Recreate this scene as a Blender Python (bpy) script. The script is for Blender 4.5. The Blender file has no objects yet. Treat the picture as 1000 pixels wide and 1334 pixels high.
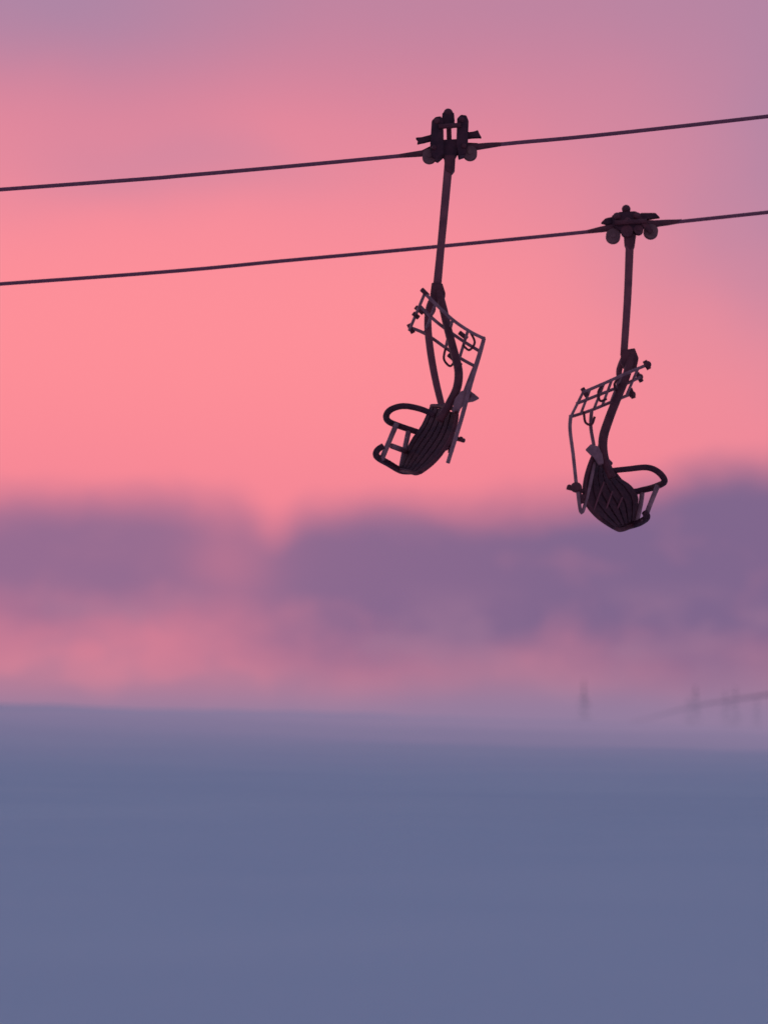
import bpy, bmesh, math, random
from mathutils import Vector, Matrix, noise
random.seed(7)
P=math.radians(16); K=12.7/60/1334
cP,sP=math.cos(P),math.sin(P)
CAM=Vector((0,0,1.7))
def U(px,py,Y):
    d=Vector((0,cP,sP))+Vector((1,0,0))*(px-500)*K+Vector((0,-sP,cP))*(667-py)*K
    return CAM+d*(Y/d.y)
scene=bpy.context.scene
def lin(c):
    r=[]
    for v in c:
        v/=255.0
        r.append(v/12.92 if v<=0.04045 else ((v+0.055)/1.055)**2.4)
    return (*r,1.0)
# ---------------------------------------------------------------- materials
def pbr(name,c1,c2,rough=0.55,metal=0.0,scale=8.0,bump=0.15):
    m=bpy.data.materials.new(name); m.use_nodes=True
    nt=m.node_tree; b=nt.nodes['Principled BSDF']
    tc=nt.nodes.new('ShaderNodeTexCoord')
    n=nt.nodes.new('ShaderNodeTexNoise'); n.inputs['Scale'].default_value=scale; n.inputs['Detail'].default_value=6
    nt.links.new(tc.outputs['Object'],n.inputs['Vector'])
    mr=nt.nodes.new('ShaderNodeMapRange'); mr.inputs[1].default_value=0.35; mr.inputs[2].default_value=0.65
    nt.links.new(n.outputs['Fac'],mr.inputs[0])
    mx=nt.nodes.new('ShaderNodeMix'); mx.data_type='RGBA'
    mx.inputs[6].default_value=(*c1,1); mx.inputs[7].default_value=(*c2,1)
    nt.links.new(mr.outputs[0],mx.inputs[0]); nt.links.new(mx.outputs[2],b.inputs['Base Color'])
    b.inputs['Roughness'].default_value=rough; b.inputs['Metallic'].default_value=metal
    b.inputs['Specular IOR Level'].default_value=0.25
    bp=nt.nodes.new('ShaderNodeBump'); bp.inputs['Strength'].default_value=bump; bp.inputs['Distance'].default_value=0.01
    nt.links.new(n.outputs['Fac'],bp.inputs['Height']); nt.links.new(bp.outputs[0],b.inputs['Normal'])
    return m
M_DARK=pbr('dark_painted_steel',(0.25,0.053,0.060),(0.155,0.035,0.043),0.6)  # chair base colours raised and reddened to stand in for air haze
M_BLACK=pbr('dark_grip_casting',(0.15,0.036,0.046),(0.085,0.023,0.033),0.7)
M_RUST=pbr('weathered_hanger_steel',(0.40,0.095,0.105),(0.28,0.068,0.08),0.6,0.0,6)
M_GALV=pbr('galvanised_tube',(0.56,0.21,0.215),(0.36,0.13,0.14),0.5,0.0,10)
M_SLAT=pbr('weathered_wood_slat',(0.17,0.042,0.050),(0.10,0.030,0.038),0.75,0.0,14)
M_ROLL=pbr('rubber_roller',(0.36,0.12,0.11),(0.24,0.08,0.08),0.6)
M_CABLE=pbr('steel_rope',(0.42,0.11,0.15),(0.30,0.08,0.11),0.6,0.0,30)
# ---------------------------------------------------------------- mesh helpers
def mkobj(name,bm,mat,parent=None,smooth=True):
    bmesh.ops.recalc_face_normals(bm,faces=bm.faces)
    me=bpy.data.meshes.new(name); bm.to_mesh(me); bm.free()
    if smooth:
        for p in me.polygons: p.use_smooth=True
    me.materials.append(mat)
    o=bpy.data.objects.new(name,me); scene.collection.objects.link(o)
    if parent: o.parent=parent; o.matrix_parent_inverse=parent.matrix_world.inverted()
    return o
def catmull(pts,n=6):
    if len(pts)<3: return pts
    out=[]; P0=[pts[0]]+list(pts)+[pts[-1]]
    for i in range(1,len(P0)-2):
        a,b,c,d=P0[i-1:i+3]
        for k in range(n):
            t=k/n
            out.append(0.5*((2*b)+(c-a)*t+(2*a-5*b+4*c-d)*t*t+(3*b-a-3*c+d)*t**3))
    out.append(pts[-1]); return out
def sweep(bm,pts,rad,seg=12,flat=1.0,square=False):
    n=len(pts)
    if not isinstance(rad,(list,tuple)): rad=[rad]*n
    elif len(rad)!=n:
        m=len(rad); R=[]
        for i in range(n):
            f=i/(n-1)*(m-1); k=min(int(f),m-2); R.append(rad[k]*(1-f+k)+rad[k+1]*(f-k))
        rad=R
    T=[(pts[min(i+1,n-1)]-pts[max(i-1,0)]).normalized() for i in range(n)]
    ref=Vector((0,1,0))
    if abs(T[0].dot(ref))>0.9: ref=Vector((0,0,1))
    u=T[0].cross(ref).normalized(); rings=[]
    for i in range(n):
        u=(u-T[i]*u.dot(T[i])).normalized(); v=T[i].cross(u)
        ring=[]
        for k in range(seg):
            a=2*math.pi*k/seg; ca,sa=math.cos(a),math.sin(a)
            if square:
                q=max(abs(ca),abs(sa)); q=(q*1.0+0.12); ca,sa=ca/q,sa/q
            ring.append(bm.verts.new(pts[i]+u*ca*rad[i]+v*sa*rad[i]*flat))
        rings.append(ring)
    for i in range(n-1):
        for k in range(seg):
            bm.faces.new((rings[i][k],rings[i][(k+1)%seg],rings[i+1][(k+1)%seg],rings[i+1][k]))
    bm.faces.new(rings[0]); bm.faces.new(rings[-1])
def ball(bm,c,r,sc=(1,1,1)):
    bmesh.ops.create_uvsphere(bm,u_segments=16,v_segments=10,radius=1,matrix=Matrix.Translation(c)@Matrix.Diagonal((r*sc[0],r*sc[1],r*sc[2],1)))
def disc(bm,c,r,th):
    prof=[(0.35,-0.62),(0.40,-0.5),(1.0,-0.5),(1.0,-0.3),(0.86,-0.15),(0.86,0.15),(1.0,0.3),(1.0,0.5),(0.40,0.5),(0.35,0.62)]
    seg=28; rings=[]
    for pr,py in prof:
        rings.append([bm.verts.new(c+Vector((r*pr*math.cos(2*math.pi*k/seg),th*py,r*pr*math.sin(2*math.pi*k/seg)))) for k in range(seg)])
    for a,b in zip(rings,rings[1:]):
        for k in range(seg): bm.faces.new((a[k],a[(k+1)%seg],b[(k+1)%seg],b[k]))
    bm.faces.new(rings[0]); bm.faces.new(rings[-1])
def plate(bm,outline,th,bev=0.006):
    tb=bmesh.new()
    f=[tb.verts.new(p-Vector((0,th/2,0))) for p in outline]; g=[tb.verts.new(p+Vector((0,th/2,0))) for p in outline]
    n=len(f); tb.faces.new(f); tb.faces.new(list(reversed(g)))
    for i in range(n): tb.faces.new((f[i],f[(i+1)%n],g[(i+1)%n],g[i]))
    bmesh.ops.bevel(tb,geom=tb.edges[:],offset=bev,segments=2,affect='EDGES')
    me=bpy.data.meshes.new('t'); tb.to_mesh(me); tb.free(); bm.from_mesh(me); bpy.data.meshes.remove(me)
# ---------------------------------------------------------------- chair builder
class Chair:
    def __init__(s,name,Y,org):
        s.Y=Y; s.px=(Y/cP)*K*0.985
        s.e=bpy.data.objects.new(name,None); scene.collection.objects.link(s.e)
        s.e.location=U(*org,Y); s.e.empty_display_size=0.3
        bpy.context.view_layer.update()
    def p(s,x,y,d=0): return U(x,y,s.Y+d)
    def tube(s,name,paths,r,mat,smooth=True,seg=12,flat=1.0,square=False):
        bm=bmesh.new()
        for path in paths:
            pts=[s.p(*q) for q in path]
            if smooth: pts=catmull(pts)
            rr=[k*s.px for k in r] if isinstance(r,(list,tuple)) else r*s.px
            sweep(bm,pts,rr,seg,flat,square)
        return mkobj(name,bm,mat,s.e)
    def plates(s,name,items,mat):
        bm=bmesh.new()
        for outl,d,th in items: plate(bm,[s.p(x,y,d) for x,y in outl],th)
        return mkobj(name,bm,mat,s.e,False)
    def discs(s,name,items,mat):
        bm=bmesh.new()
        for x,y,d,r,th in items: disc(bm,s.p(x,y,d),r*s.px,th)
        return mkobj(name,bm,mat,s.e,False)
    def balls(s,name,items,mat):
        bm=bmesh.new()
        for it in items:
            x,y,d,r=it[:4]; ball(bm,s.p(x,y,d),r*s.px,it[4] if len(it)>4 else (1,1,1))
        return mkobj(name,bm,mat,s.e)
    def shell(s,L,R,dl,dr,n,lift,flip=False):
        """slatted seat shell ruled between two edges"""
        a=catmull([s.p(x,y,dl) for x,y in L],4); b=catmull([s.p(x,y,dr) for x,y in R],4)
        m=min(len(a),len(b))
        def rs(c):
            o=[]
            for i in range(m):
                f=i*(len(c)-1)/(m-1); k=min(int(f),len(c)-2); o.append(c[k].lerp(c[k+1],f-k))
            return o
        a=rs(a); b=rs(b); nrm=[]
        for i in range(m):
            t=(a[min(i+1,m-1)]-a[max(i-1,0)]); nn=t.cross(b[i]-a[i]).normalized()
            if nn.y>0: nn=-nn
            nrm.append(nn)
        bm=bmesh.new(); th=0.035
        g=[[bm.verts.new(q) for q in (a[i],b[i],b[i]-nrm[i]*th,a[i]-nrm[i]*th)] for i in range(m)]
        for i in range(m-1):
            for k in range(4): bm.faces.new((g[i][k],g[i][(k+1)%4],g[i+1][(k+1)%4],g[i+1][k]))
        bm.faces.new(g[0]); bm.faces.new(g[-1])
        mkobj('seat_backing',bm,M_BLACK,s.e,False)
        bm=bmesh.new()
        for j in range(n):
            t0=(j+0.12)/n; t1=(j+0.88)/n; g=[]
            for i in range(m):
                q0=a[i].lerp(b[i],t0); q1=a[i].lerp(b[i],t1); nn=nrm[i]
                g.append([bm.verts.new(q) for q in (q0+nn*0.002,q0+nn*lift,q1+nn*lift,q1+nn*0.002)])
            for i in range(m-1):
                for k in range(4): bm.faces.new((g[i][k],g[i][(k+1)%4],g[i+1][(k+1)%4],g[i+1][k]))
            bm.faces.new(g[0]); bm.faces.new(g[-1])
        mkobj('seat_slats',bm,M_SLAT,s.e,False)
# ================================================================ CHAIR 1
Y1=57.7; Y2=65.2
c=Chair('ski_lift_chair',Y1,(585,205))
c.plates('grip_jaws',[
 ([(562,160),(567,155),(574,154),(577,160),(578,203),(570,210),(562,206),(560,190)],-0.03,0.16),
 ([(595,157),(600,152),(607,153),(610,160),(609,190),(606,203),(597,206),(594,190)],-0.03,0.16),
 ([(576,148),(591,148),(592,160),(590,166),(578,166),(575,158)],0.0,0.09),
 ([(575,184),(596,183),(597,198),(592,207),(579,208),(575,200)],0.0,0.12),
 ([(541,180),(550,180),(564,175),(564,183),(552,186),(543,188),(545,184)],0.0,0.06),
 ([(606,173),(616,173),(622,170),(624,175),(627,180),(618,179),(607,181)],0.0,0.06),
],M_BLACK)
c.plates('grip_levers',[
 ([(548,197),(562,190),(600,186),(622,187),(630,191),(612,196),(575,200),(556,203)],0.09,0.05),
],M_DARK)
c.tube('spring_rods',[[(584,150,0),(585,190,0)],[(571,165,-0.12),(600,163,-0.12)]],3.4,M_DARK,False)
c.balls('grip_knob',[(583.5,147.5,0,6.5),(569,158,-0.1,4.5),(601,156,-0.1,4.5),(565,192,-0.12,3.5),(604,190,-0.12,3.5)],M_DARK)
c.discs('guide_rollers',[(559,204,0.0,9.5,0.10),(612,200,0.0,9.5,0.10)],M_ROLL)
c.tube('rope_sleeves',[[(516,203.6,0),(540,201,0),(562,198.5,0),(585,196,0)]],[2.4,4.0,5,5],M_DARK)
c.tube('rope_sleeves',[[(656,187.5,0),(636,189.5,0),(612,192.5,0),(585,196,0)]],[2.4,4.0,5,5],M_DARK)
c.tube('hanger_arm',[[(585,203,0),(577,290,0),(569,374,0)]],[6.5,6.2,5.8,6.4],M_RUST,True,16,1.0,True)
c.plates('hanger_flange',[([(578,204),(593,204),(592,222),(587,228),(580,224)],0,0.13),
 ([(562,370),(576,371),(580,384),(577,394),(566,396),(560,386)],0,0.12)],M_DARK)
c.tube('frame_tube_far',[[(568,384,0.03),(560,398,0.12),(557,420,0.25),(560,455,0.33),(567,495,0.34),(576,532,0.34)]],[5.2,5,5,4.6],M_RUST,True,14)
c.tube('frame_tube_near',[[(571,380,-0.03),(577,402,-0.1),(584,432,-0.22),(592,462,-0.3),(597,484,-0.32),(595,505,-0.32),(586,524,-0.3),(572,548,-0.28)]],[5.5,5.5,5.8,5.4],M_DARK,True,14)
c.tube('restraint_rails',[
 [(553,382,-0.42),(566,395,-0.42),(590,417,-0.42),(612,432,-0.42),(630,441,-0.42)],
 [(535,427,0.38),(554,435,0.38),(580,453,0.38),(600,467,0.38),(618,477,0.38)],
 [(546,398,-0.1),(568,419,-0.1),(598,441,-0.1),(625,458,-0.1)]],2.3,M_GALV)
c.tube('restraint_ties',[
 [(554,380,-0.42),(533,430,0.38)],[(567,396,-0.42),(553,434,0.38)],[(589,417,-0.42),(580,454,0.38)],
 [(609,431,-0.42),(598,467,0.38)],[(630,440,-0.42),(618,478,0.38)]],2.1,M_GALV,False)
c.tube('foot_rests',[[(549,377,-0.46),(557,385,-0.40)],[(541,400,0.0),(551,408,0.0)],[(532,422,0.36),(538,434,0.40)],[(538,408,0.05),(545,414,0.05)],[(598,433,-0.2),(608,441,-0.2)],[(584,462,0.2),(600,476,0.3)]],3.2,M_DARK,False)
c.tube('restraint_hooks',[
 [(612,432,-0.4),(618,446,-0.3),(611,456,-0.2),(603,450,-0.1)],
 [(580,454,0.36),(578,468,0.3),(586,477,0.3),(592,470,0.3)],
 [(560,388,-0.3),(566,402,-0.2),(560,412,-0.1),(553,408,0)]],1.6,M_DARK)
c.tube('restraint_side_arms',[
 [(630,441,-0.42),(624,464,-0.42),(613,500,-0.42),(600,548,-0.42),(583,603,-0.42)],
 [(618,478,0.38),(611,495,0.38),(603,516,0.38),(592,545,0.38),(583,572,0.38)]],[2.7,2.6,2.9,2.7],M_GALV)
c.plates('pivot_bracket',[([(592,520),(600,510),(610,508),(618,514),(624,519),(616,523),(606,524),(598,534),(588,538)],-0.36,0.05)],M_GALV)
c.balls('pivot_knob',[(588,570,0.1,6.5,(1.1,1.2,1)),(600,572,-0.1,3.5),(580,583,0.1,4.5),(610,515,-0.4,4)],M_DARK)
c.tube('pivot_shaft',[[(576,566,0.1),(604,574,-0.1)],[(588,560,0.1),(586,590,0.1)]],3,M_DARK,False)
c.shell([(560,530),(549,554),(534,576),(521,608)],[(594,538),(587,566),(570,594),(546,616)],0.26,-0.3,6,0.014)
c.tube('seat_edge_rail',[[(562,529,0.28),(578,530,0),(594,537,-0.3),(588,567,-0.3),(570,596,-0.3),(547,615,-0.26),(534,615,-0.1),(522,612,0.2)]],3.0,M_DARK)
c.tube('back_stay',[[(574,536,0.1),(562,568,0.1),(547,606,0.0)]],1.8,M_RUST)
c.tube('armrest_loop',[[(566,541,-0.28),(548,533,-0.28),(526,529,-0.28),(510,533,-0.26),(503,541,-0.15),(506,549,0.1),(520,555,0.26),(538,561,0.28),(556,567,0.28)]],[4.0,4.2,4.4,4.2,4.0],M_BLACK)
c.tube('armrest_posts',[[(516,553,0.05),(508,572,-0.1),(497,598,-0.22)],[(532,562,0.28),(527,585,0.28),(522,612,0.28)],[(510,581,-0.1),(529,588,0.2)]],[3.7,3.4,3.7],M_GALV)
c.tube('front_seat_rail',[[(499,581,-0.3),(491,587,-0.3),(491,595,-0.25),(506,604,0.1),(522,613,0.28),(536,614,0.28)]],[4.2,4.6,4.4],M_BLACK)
# ================================================================ CHAIR 2
c=Chair('ski_lift_chair.001',Y2,(819,300))
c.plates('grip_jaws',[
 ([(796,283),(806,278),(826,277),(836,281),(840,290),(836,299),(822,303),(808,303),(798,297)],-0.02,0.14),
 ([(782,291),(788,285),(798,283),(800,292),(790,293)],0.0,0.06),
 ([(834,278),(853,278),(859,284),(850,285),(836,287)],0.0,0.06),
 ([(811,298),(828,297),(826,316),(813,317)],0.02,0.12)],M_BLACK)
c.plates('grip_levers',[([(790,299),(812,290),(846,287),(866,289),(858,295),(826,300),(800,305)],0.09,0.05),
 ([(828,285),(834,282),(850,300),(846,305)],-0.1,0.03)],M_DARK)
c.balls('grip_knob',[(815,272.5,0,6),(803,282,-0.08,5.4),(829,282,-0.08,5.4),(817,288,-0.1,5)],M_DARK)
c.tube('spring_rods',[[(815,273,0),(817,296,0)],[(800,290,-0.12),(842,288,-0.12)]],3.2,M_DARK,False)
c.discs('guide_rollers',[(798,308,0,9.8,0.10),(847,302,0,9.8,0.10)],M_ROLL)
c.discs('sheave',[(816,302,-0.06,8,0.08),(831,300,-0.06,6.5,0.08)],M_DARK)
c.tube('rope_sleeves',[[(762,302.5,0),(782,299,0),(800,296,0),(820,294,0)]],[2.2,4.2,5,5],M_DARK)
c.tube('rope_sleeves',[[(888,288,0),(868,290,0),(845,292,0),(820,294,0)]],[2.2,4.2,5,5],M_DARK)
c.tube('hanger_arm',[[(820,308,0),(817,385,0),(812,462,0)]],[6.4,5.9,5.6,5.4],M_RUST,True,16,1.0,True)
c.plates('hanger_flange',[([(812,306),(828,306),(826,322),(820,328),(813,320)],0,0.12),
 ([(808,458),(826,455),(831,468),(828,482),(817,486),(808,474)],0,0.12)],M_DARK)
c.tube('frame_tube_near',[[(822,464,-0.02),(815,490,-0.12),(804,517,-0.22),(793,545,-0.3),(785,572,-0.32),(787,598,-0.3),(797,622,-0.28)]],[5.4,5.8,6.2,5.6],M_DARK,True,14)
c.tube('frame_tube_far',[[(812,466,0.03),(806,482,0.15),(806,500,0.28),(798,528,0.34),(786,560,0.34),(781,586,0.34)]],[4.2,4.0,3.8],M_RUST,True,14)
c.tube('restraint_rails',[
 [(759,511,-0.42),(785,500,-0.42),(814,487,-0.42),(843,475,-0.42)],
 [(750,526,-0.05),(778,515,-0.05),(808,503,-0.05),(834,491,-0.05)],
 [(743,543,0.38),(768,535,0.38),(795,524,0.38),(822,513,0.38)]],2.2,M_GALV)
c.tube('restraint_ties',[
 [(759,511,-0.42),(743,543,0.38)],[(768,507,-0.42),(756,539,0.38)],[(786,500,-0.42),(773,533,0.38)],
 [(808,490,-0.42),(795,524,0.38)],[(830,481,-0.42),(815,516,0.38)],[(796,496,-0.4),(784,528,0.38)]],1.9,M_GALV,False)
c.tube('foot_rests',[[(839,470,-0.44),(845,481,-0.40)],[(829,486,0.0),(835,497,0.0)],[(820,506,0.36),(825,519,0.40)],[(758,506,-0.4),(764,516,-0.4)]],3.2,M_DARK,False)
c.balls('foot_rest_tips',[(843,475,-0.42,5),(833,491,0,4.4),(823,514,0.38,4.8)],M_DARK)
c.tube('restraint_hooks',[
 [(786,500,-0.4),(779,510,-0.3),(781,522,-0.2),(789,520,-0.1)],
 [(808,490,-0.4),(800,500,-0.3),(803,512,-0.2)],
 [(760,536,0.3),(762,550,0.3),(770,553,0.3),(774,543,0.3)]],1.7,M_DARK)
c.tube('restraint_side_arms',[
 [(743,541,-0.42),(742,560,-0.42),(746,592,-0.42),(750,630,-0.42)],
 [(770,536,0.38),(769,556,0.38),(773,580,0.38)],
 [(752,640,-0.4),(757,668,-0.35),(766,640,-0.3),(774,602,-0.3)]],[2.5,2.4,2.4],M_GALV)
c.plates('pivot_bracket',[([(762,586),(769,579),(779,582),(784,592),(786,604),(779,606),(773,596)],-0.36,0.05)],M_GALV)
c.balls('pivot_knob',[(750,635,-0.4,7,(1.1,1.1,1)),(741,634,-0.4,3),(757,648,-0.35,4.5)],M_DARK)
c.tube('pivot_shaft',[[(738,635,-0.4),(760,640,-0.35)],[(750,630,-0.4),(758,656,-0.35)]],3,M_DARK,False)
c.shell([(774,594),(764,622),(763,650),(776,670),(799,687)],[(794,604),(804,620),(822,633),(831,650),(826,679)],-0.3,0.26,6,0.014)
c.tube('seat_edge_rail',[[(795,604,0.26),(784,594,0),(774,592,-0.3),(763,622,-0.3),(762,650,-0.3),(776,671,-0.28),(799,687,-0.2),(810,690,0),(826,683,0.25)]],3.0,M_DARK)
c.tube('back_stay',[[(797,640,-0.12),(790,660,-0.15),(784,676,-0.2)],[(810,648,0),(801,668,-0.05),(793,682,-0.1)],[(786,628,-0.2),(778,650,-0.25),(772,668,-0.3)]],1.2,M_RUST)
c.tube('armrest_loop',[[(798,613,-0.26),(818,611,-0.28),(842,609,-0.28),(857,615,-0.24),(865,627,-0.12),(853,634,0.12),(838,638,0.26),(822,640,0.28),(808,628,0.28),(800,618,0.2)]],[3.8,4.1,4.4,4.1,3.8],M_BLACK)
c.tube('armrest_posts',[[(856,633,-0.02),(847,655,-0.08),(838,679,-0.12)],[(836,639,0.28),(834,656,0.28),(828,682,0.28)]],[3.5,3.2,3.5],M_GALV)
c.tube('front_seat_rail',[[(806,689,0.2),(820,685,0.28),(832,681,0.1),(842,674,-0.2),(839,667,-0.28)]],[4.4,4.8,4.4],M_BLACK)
# ================================================================ cables
def cable(name,pts,Y,r):
    bm=bmesh.new(); ps=[U(x,y,Y) for x,y in pts]
    sweep(bm,catmull(ps,8),r,10)
    return mkobj(name,bm,M_CABLE)
px1=Y1/cP*K; px2=Y2/cP*K
cable('haul_cable',[(-3500,480),(-1500,356),(0,247),(260,227),(520,203.2),(585,196),(652,188),(1000,151.5),(2500,-25),(4500,-290)],Y1,2.75*px1)
cable('haul_cable.001',[(-3500,570),(-1500,470),(0,370),(400,337),(765,302),(820,294),(885,288),(1000,276.5),(2500,115),(4500,-130)],Y2,2.6*px2)
cable('haul_cable.002',[(600,1000),(780,952),(850,934),(910,919),(1000,905),(1400,845),(2600,640)],262,1.9*262/cP*K)
# ================================================================ terrain
def ss(a,b,x):
    t=max(0,min(1,(x-a)/(b-a))); return t*t*(3-2*t)
S=0.2491; YC=252
def h(x,y):
    if y<-40: z=-40*S+(y+40)*S*math.exp((y+40)/300)
    elif y<YC-14: z=S*y
    elif y<YC+40:
        t=(y-(YC-14))/54; z=S*(YC-14)+54*S*(t-t*t/2)*0.98
    else: z=S*(YC-14)+54*S*0.49-(y-YC-40)*0.01
    z+=-3.5*math.tanh(x/100)*ss(0,220,y)
    a=ss(10,200,y)
    z+=a*0.30*noise.noise(Vector((x/14,y/22,0.3)))+a*0.10*noise.noise(Vector((x/3.5,y/6,1.3)))+3.0*ss(80,600,abs(x))*noise.noise(Vector((x/200,y/200,5)))
    z+=0.06*noise.noise(Vector((x/2,y/3,8)))*ss(2,20,abs(x)+abs(y))
    return z
ys=[-1500,-1000,-600,-400,-250,-150,-90]+[-50+2.0*i for i in range(0,175)]+[300+2.2*i*(1+i*0.06) for i in range(1,60)]+[1500,2200,3500,6000]
xs=[]; v=0
while v<5000: xs.append(v); v+=0.9 if v<45 else (v-45)*0.12+1.2
xs=[-q for q in reversed(xs[1:])]+xs
bm=bmesh.new()
ys=sorted(set(ys)); G=[[bm.verts.new((x,y,h(x,y))) for x in xs] for y in ys]
for j in range(len(ys)-1):
    for i in range(len(xs)-1): bm.faces.new((G[j][i],G[j][i+1],G[j+1][i+1],G[j+1][i]))
ms=bpy.data.materials.new('snow'); ms.use_nodes=True; nt=ms.node_tree; b=nt.nodes['Principled BSDF']
tc=nt.nodes.new('ShaderNodeTexCoord'); n1=nt.nodes.new('ShaderNodeTexNoise'); n1.inputs['Scale'].default_value=0.12; n1.inputs['Detail'].default_value=8
nt.links.new(tc.outputs['Object'],n1.inputs['Vector'])
mx=nt.nodes.new('ShaderNodeMix'); mx.data_type='RGBA'; mx.inputs[6].default_value=(0.74,0.73,0.77,1); mx.inputs[7].default_value=(0.88,0.83,0.83,1)
nt.links.new(n1.outputs['Fac'],mx.inputs[0]); nt.links.new(mx.outputs[2],b.inputs['Base Color'])
b.inputs['Roughness'].default_value=0.75; b.inputs['Specular IOR Level'].default_value=0.15
n2=nt.nodes.new('ShaderNodeTexNoise'); n2.inputs['Scale'].default_value=5; n2.inputs['Detail'].default_value=6
nt.links.new(tc.outputs['Object'],n2.inputs['Vector'])
bp=nt.nodes.new('ShaderNodeBump'); bp.inputs['Strength'].default_value=0.5; bp.inputs['Distance'].default_value=0.10
nt.links.new(n2.outputs['Fac'],bp.inputs['Height']); nt.links.new(bp.outputs[0],b.inputs['Normal'])
mkobj('snowy_hill',bm,ms)
# ================================================================ distant pines
MP=pbr('dark_pine_needles',(0.05,0.06,0.06),(0.08,0.09,0.09),0.8,0,3)
bm=bmesh.new()
def pine(x,y,ztop):
    z0=h(x,y)-0.3; H=ztop-z0
    sweep(bm,[Vector((x,y,z0)),Vector((x,y,z0+H*0.5)),Vector((x,y,ztop))],[0.22,0.12,0.02],6)
    n=int(H*2.2)
    for i in range(n):
        t=i/n; zz=z0+H*(0.12+0.88*t); R=(1-t)**0.85*H*0.17+0.08
        for k in range(7):
            a=random.uniform(0,6.283); r=R*random.uniform(0.6,1.1)
            tip=Vector((x+math.cos(a)*r,y+math.sin(a)*r,zz-r*0.35)); base=Vector((x,y,zz+0.1))
            side=Vector((-math.sin(a),math.cos(a),0))*r*0.28; mid=base.lerp(tip,0.6)
            v1,v2,v3,v4=[bm.verts.new(q) for q in (base,mid+side+Vector((0,0,-.12)),tip,mid-side+Vector((0,0,-.12)))]
            bm.faces.new((v1,v2,v3,v4))
for px,py,Y in [(760,885,320),(905,892,325),(944,899,330),(957,894,320),(985,906,335),(896,907,330),(1030,896,340),(1060,890,340),(1110,884,330),(1170,894,340),(-60,908,350),(-130,900,350)]:
    t=U(px,py,Y); pine(t.x,t.y,t.z)
mkobj('distant_pine_trees',bm,MP,None,False)
# ================================================================ blowing-snow mist over the crest
def mist(name,cn,rad,dens,col,tilt=0.0):
    bm=bmesh.new(); bmesh.ops.create_uvsphere(bm,u_segments=48,v_segments=24,radius=1)
    m=bpy.data.materials.new(name); m.use_nodes=True; nt=m.node_tree; nt.nodes.clear()
    out=nt.nodes.new('ShaderNodeOutputMaterial'); tc=nt.nodes.new('ShaderNodeTexCoord')
    ln=nt.nodes.new('ShaderNodeVectorMath'); ln.operation='LENGTH'; nt.links.new(tc.outputs['Object'],ln.inputs[0])
    mr=nt.nodes.new('ShaderNodeMapRange'); mr.interpolation_type='SMOOTHSTEP'
    mr.inputs[1].default_value=1.0; mr.inputs[2].default_value=0.0; mr.inputs[3].default_value=0; mr.inputs[4].default_value=dens
    nt.links.new(ln.outputs['Value'],mr.inputs[0])
    ab=nt.nodes.new('ShaderNodeVolumeAbsorption'); ab.inputs['Color'].default_value=(0,0,0,1)
    em=nt.nodes.new('ShaderNodeEmission'); em.inputs['Color'].default_value=col  # self-glow stands in for sky light scattered by the mist
    nt.links.new(mr.outputs[0],ab.inputs['Density']); nt.links.new(mr.outputs[0],em.inputs['Strength'])
    ad=nt.nodes.new('ShaderNodeAddShader'); nt.links.new(ab.outputs[0],ad.inputs[0]); nt.links.new(em.outputs[0],ad.inputs[1])
    nt.links.new(ad.outputs[0],out.inputs['Volume'])
    o=mkobj(name,bm,m); o.location=cn; o.scale=rad; o.rotation_euler=(tilt,0,0)
    return o
cz=U(700,962,170)
mist('mist_bank',(16,170,cz.z),(85,125,2.3),0.023,lin((147,126,159)),math.atan(0.2395))
# ================================================================ world
w=bpy.data.worlds.new('World'); scene.world=w; w.use_nodes=True; nt=w.node_tree; nt.nodes.clear()
def M(op,a,b=None,c=None):
    n=nt.nodes.new('ShaderNodeMath'); n.operation=op
    for i,q in enumerate((a,b,c)):
        if q is None: continue
        if isinstance(q,(int,float)): n.inputs[i].default_value=q
        else: nt.links.new(q,n.inputs[i])
    return n.outputs[0]
def SS(lo,hi,x,o0=0.0,o1=1.0):
    n=nt.nodes.new('ShaderNodeMapRange'); n.interpolation_type='SMOOTHSTEP'
    for i,q in enumerate((x,lo,hi,o0,o1)):
        if isinstance(q,(int,float)): n.inputs[i].default_value=q
        else: nt.links.new(q,n.inputs[i])
    return n.outputs[0]
def MIX(f,a,b):
    n=nt.nodes.new('ShaderNodeMix'); n.data_type='RGBA'
    for i,q in ((0,f),(6,a),(7,b)):
        if isinstance(q,(int,float,tuple)): n.inputs[i].default_value=q
        else: nt.links.new(q,n.inputs[i])
    return n.outputs[2]
tc=nt.nodes.new('ShaderNodeTexCoord'); sp=nt.nodes.new('ShaderNodeSeparateXYZ'); nt.links.new(tc.outputs['Generated'],sp.inputs[0])
X,Y,Z=sp.outputs
az=M('ARCTAN2',X,Y); el=M('ARCSINE',Z)
u=M('MULTIPLY_ADD',az,0.95/(1000*K),0.5)
v=M('MULTIPLY_ADD',M('SUBTRACT',el,P),1/(1334*K),0.5)
def NOI(su,sv,off,det=3,rough=0.5):
    cb=nt.nodes.new('ShaderNodeCombineXYZ'); nt.links.new(M('MULTIPLY',u,su),cb.inputs[0]); nt.links.new(M('MULTIPLY',v,sv),cb.inputs[1]); cb.inputs[2].default_value=off
    n=nt.nodes.new('ShaderNodeTexNoise'); n.inputs['Scale'].default_value=1; n.inputs['Detail'].default_value=det; n.inputs['Roughness'].default_value=rough
    nt.links.new(cb.outputs[0],n.inputs['Vector']); return M('SUBTRACT',n.outputs['Fac'],0.5)
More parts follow.
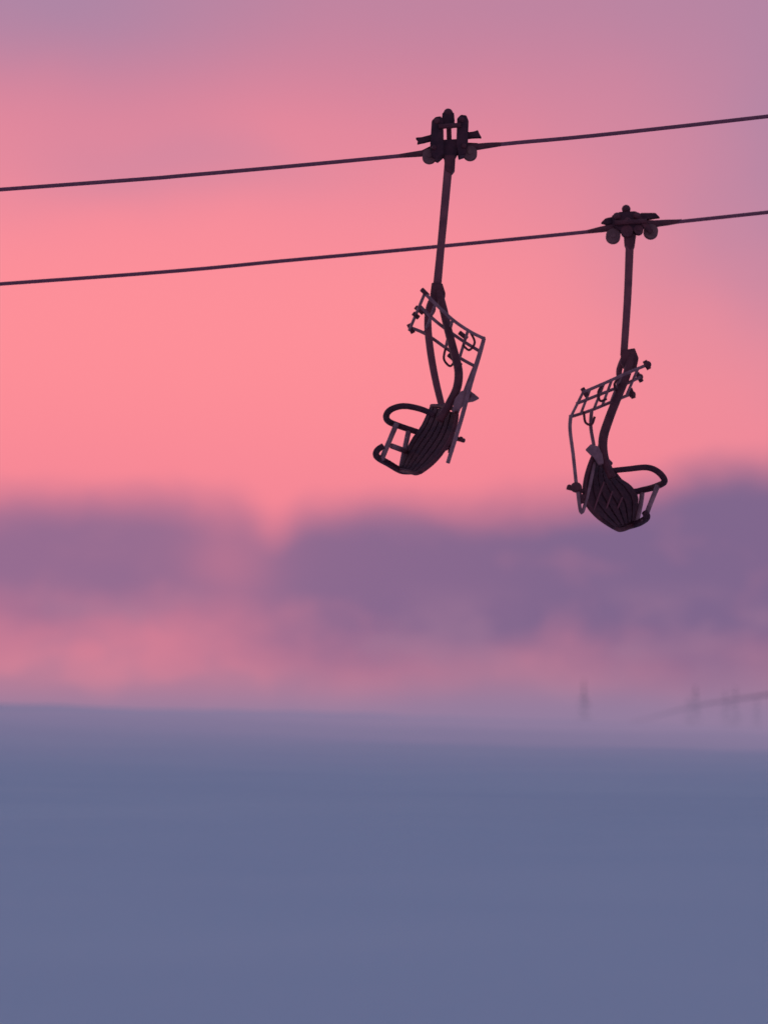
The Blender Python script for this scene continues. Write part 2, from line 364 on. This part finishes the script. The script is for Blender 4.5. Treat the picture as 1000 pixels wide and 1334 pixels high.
def BLOB(u0,v0,su,sv,uu=None,vv=None):
    a=M('DIVIDE',M('SUBTRACT',uu or u,u0),su); b=M('DIVIDE',M('SUBTRACT',vv or v,v0),sv)
    return M('EXPONENT',M('MULTIPLY',M('ADD',M('MULTIPLY',a,a),M('MULTIPLY',b,b)),-1.0))
nA=NOI(2.2,3.5,1.0,2,0.4); nB=NOI(4.5,6,4.2,2,0.4); nC=NOI(3.5,9,9.1,2); nD=NOI(9,16,6.3,3,0.5)
vw=M('ADD',v,M('MULTIPLY',nA,0.10)); uw=M('ADD',u,M('MULTIPLY',nB,0.16)); vw2=M('ADD',v,M('MULTIPLY',nB,0.08))
rp=nt.nodes.new('ShaderNodeValToRGB'); nt.links.new(vw,rp.inputs[0]); cr=rp.color_ramp; cr.interpolation='B_SPLINE'
st=[(0.0,(126,122,156)),(0.285,(150,125,156)),(0.32,(192,130,153)),(0.38,(216,128,150)),(0.50,(246,134,150)),(0.62,(254,143,152)),(0.73,(254,144,154)),(0.83,(241,139,156)),(0.92,(213,133,157)),(1.0,(190,132,161))]
cr.elements[0].position=0; cr.elements[0].color=lin(st[0][1]); cr.elements[1].position=1; cr.elements[1].color=lin(st[-1][1])
for p_,c_ in st[1:-1]:
    e=cr.elements.new(p_); e.color=lin(c_)
col=rp.outputs[0]
m1=BLOB(1.14,0.86,0.34,0.24,uw,vw2); m2=BLOB(0.06,1.0,0.24,0.08,uw,vw2); m3=BLOB(0.22,0.83,0.22,0.035,uw,vw2)
mm=M('MINIMUM',M('ADD',M('ADD',M('MULTIPLY',m1,0.95),M('MULTIPLY',m2,0.85)),M('MULTIPLY',m3,0.35)),1.0)
col=MIX(mm,col,lin((172,134,166)))
# cloud band: one continuous soft bank
vt=M('ADD',M('ADD',M('MULTIPLY',nB,0.05),0.515),SS(0.75,0.98,u,0,0.036))
vt=M('ADD',vt,M('MULTIPLY',nD,0.035))
vt=M('SUBTRACT',vt,M('MULTIPLY',BLOB(0.36,0.48,0.03,1.0),0.022))
vb=M('ADD',M('MULTIPLY',nC,0.10),SS(0.05,0.75,u,0.378,0.322))
vb=M('ADD',vb,M('MULTIPLY',nD,0.05))
top=SS(M('ADD',vt,0.025),M('SUBTRACT',vt,0.045),v); bot=SS(M('SUBTRACT',vb,0.045),M('ADD',vb,0.07),v)
gap=M('SUBTRACT',1.0,M('MULTIPLY',BLOB(0.31,0.455,0.06,0.05,uw,vw2),0.28))
band=M('MULTIPLY',M('MULTIPLY',top,bot),gap)
ccol=MIX(SS(0.05,0.9,uw),lin((148,108,145)),lin((125,102,141)))
ccol=MIX(M('MULTIPLY',SS(0.0,0.25,nD),0.35),ccol,lin((165,115,147)))
col=MIX(M('MULTIPLY',band,0.98),col,ccol)
# low mottled wisps
wis=M('MULTIPLY',SS(-0.05,0.14,NOI(6,14,2.7,3)),M('MULTIPLY',SS(0.44,0.39,v),SS(0.27,0.31,v)))
col=MIX(M('MULTIPLY',wis,0.5),col,lin((163,121,151)))
bgc=nt.nodes.new('ShaderNodeBackground'); nt.links.new(col,bgc.inputs[0]); bgc.inputs[1].default_value=1.0
SUN_EL,SUN_AZ=12,-50
sk=nt.nodes.new('ShaderNodeTexSky'); sk.sky_type='NISHITA'; sk.sun_disc=False
sk.sun_elevation=math.radians(3); sk.sun_rotation=math.radians(SUN_AZ); sk.air_density=1.2; sk.dust_density=1.5; sk.ozone_density=3
bgs=nt.nodes.new('ShaderNodeBackground'); nt.links.new(sk.outputs[0],bgs.inputs[0]); bgs.inputs[1].default_value=0.05
bgv=nt.nodes.new('ShaderNodeBackground'); bgv.inputs[0].default_value=(0.12,0.16,0.295,1); bgv.inputs[1].default_value=1.0
ad=nt.nodes.new('ShaderNodeAddShader'); nt.links.new(bgs.outputs[0],ad.inputs[0]); nt.links.new(bgv.outputs[0],ad.inputs[1])
dt=M('ADD',M('MULTIPLY',Y,cP),M('MULTIPLY',Z,sP))
ms_=nt.nodes.new('ShaderNodeMixShader'); nt.links.new(SS(0.85,0.985,dt),ms_.inputs[0]); nt.links.new(ad.outputs[0],ms_.inputs[1]); nt.links.new(bgc.outputs[0],ms_.inputs[2])
wo=nt.nodes.new('ShaderNodeOutputWorld'); nt.links.new(ms_.outputs[0],wo.inputs[0])
# ================================================================ sun
sl=bpy.data.lights.new('sun','SUN'); sl.energy=0.25; sl.angle=math.radians(12); sl.color=(1.0,0.55,0.55)
so=bpy.data.objects.new('sun',sl); scene.collection.objects.link(so)
e_,a_=math.radians(SUN_EL),math.radians(SUN_AZ)
sd=Vector((math.sin(a_)*math.cos(e_),math.cos(a_)*math.cos(e_),math.sin(e_)))
so.rotation_euler=sd.to_track_quat('Z','Y').to_euler()
# ================================================================ camera
cd=bpy.data.cameras.new('camera'); co=bpy.data.objects.new('camera',cd); scene.collection.objects.link(co)
co.location=CAM; co.rotation_euler=(math.radians(90)+P,0,0)
cd.sensor_fit='VERTICAL'; cd.sensor_height=36; cd.lens=36/(1334*K); cd.clip_end=20000
cd.dof.use_dof=True; cd.dof.focus_distance=63.7; cd.dof.aperture_fstop=1.1
scene.camera=co
scene.view_settings.view_transform='Standard'; scene.view_settings.look='None'; scene.view_settings.exposure=0
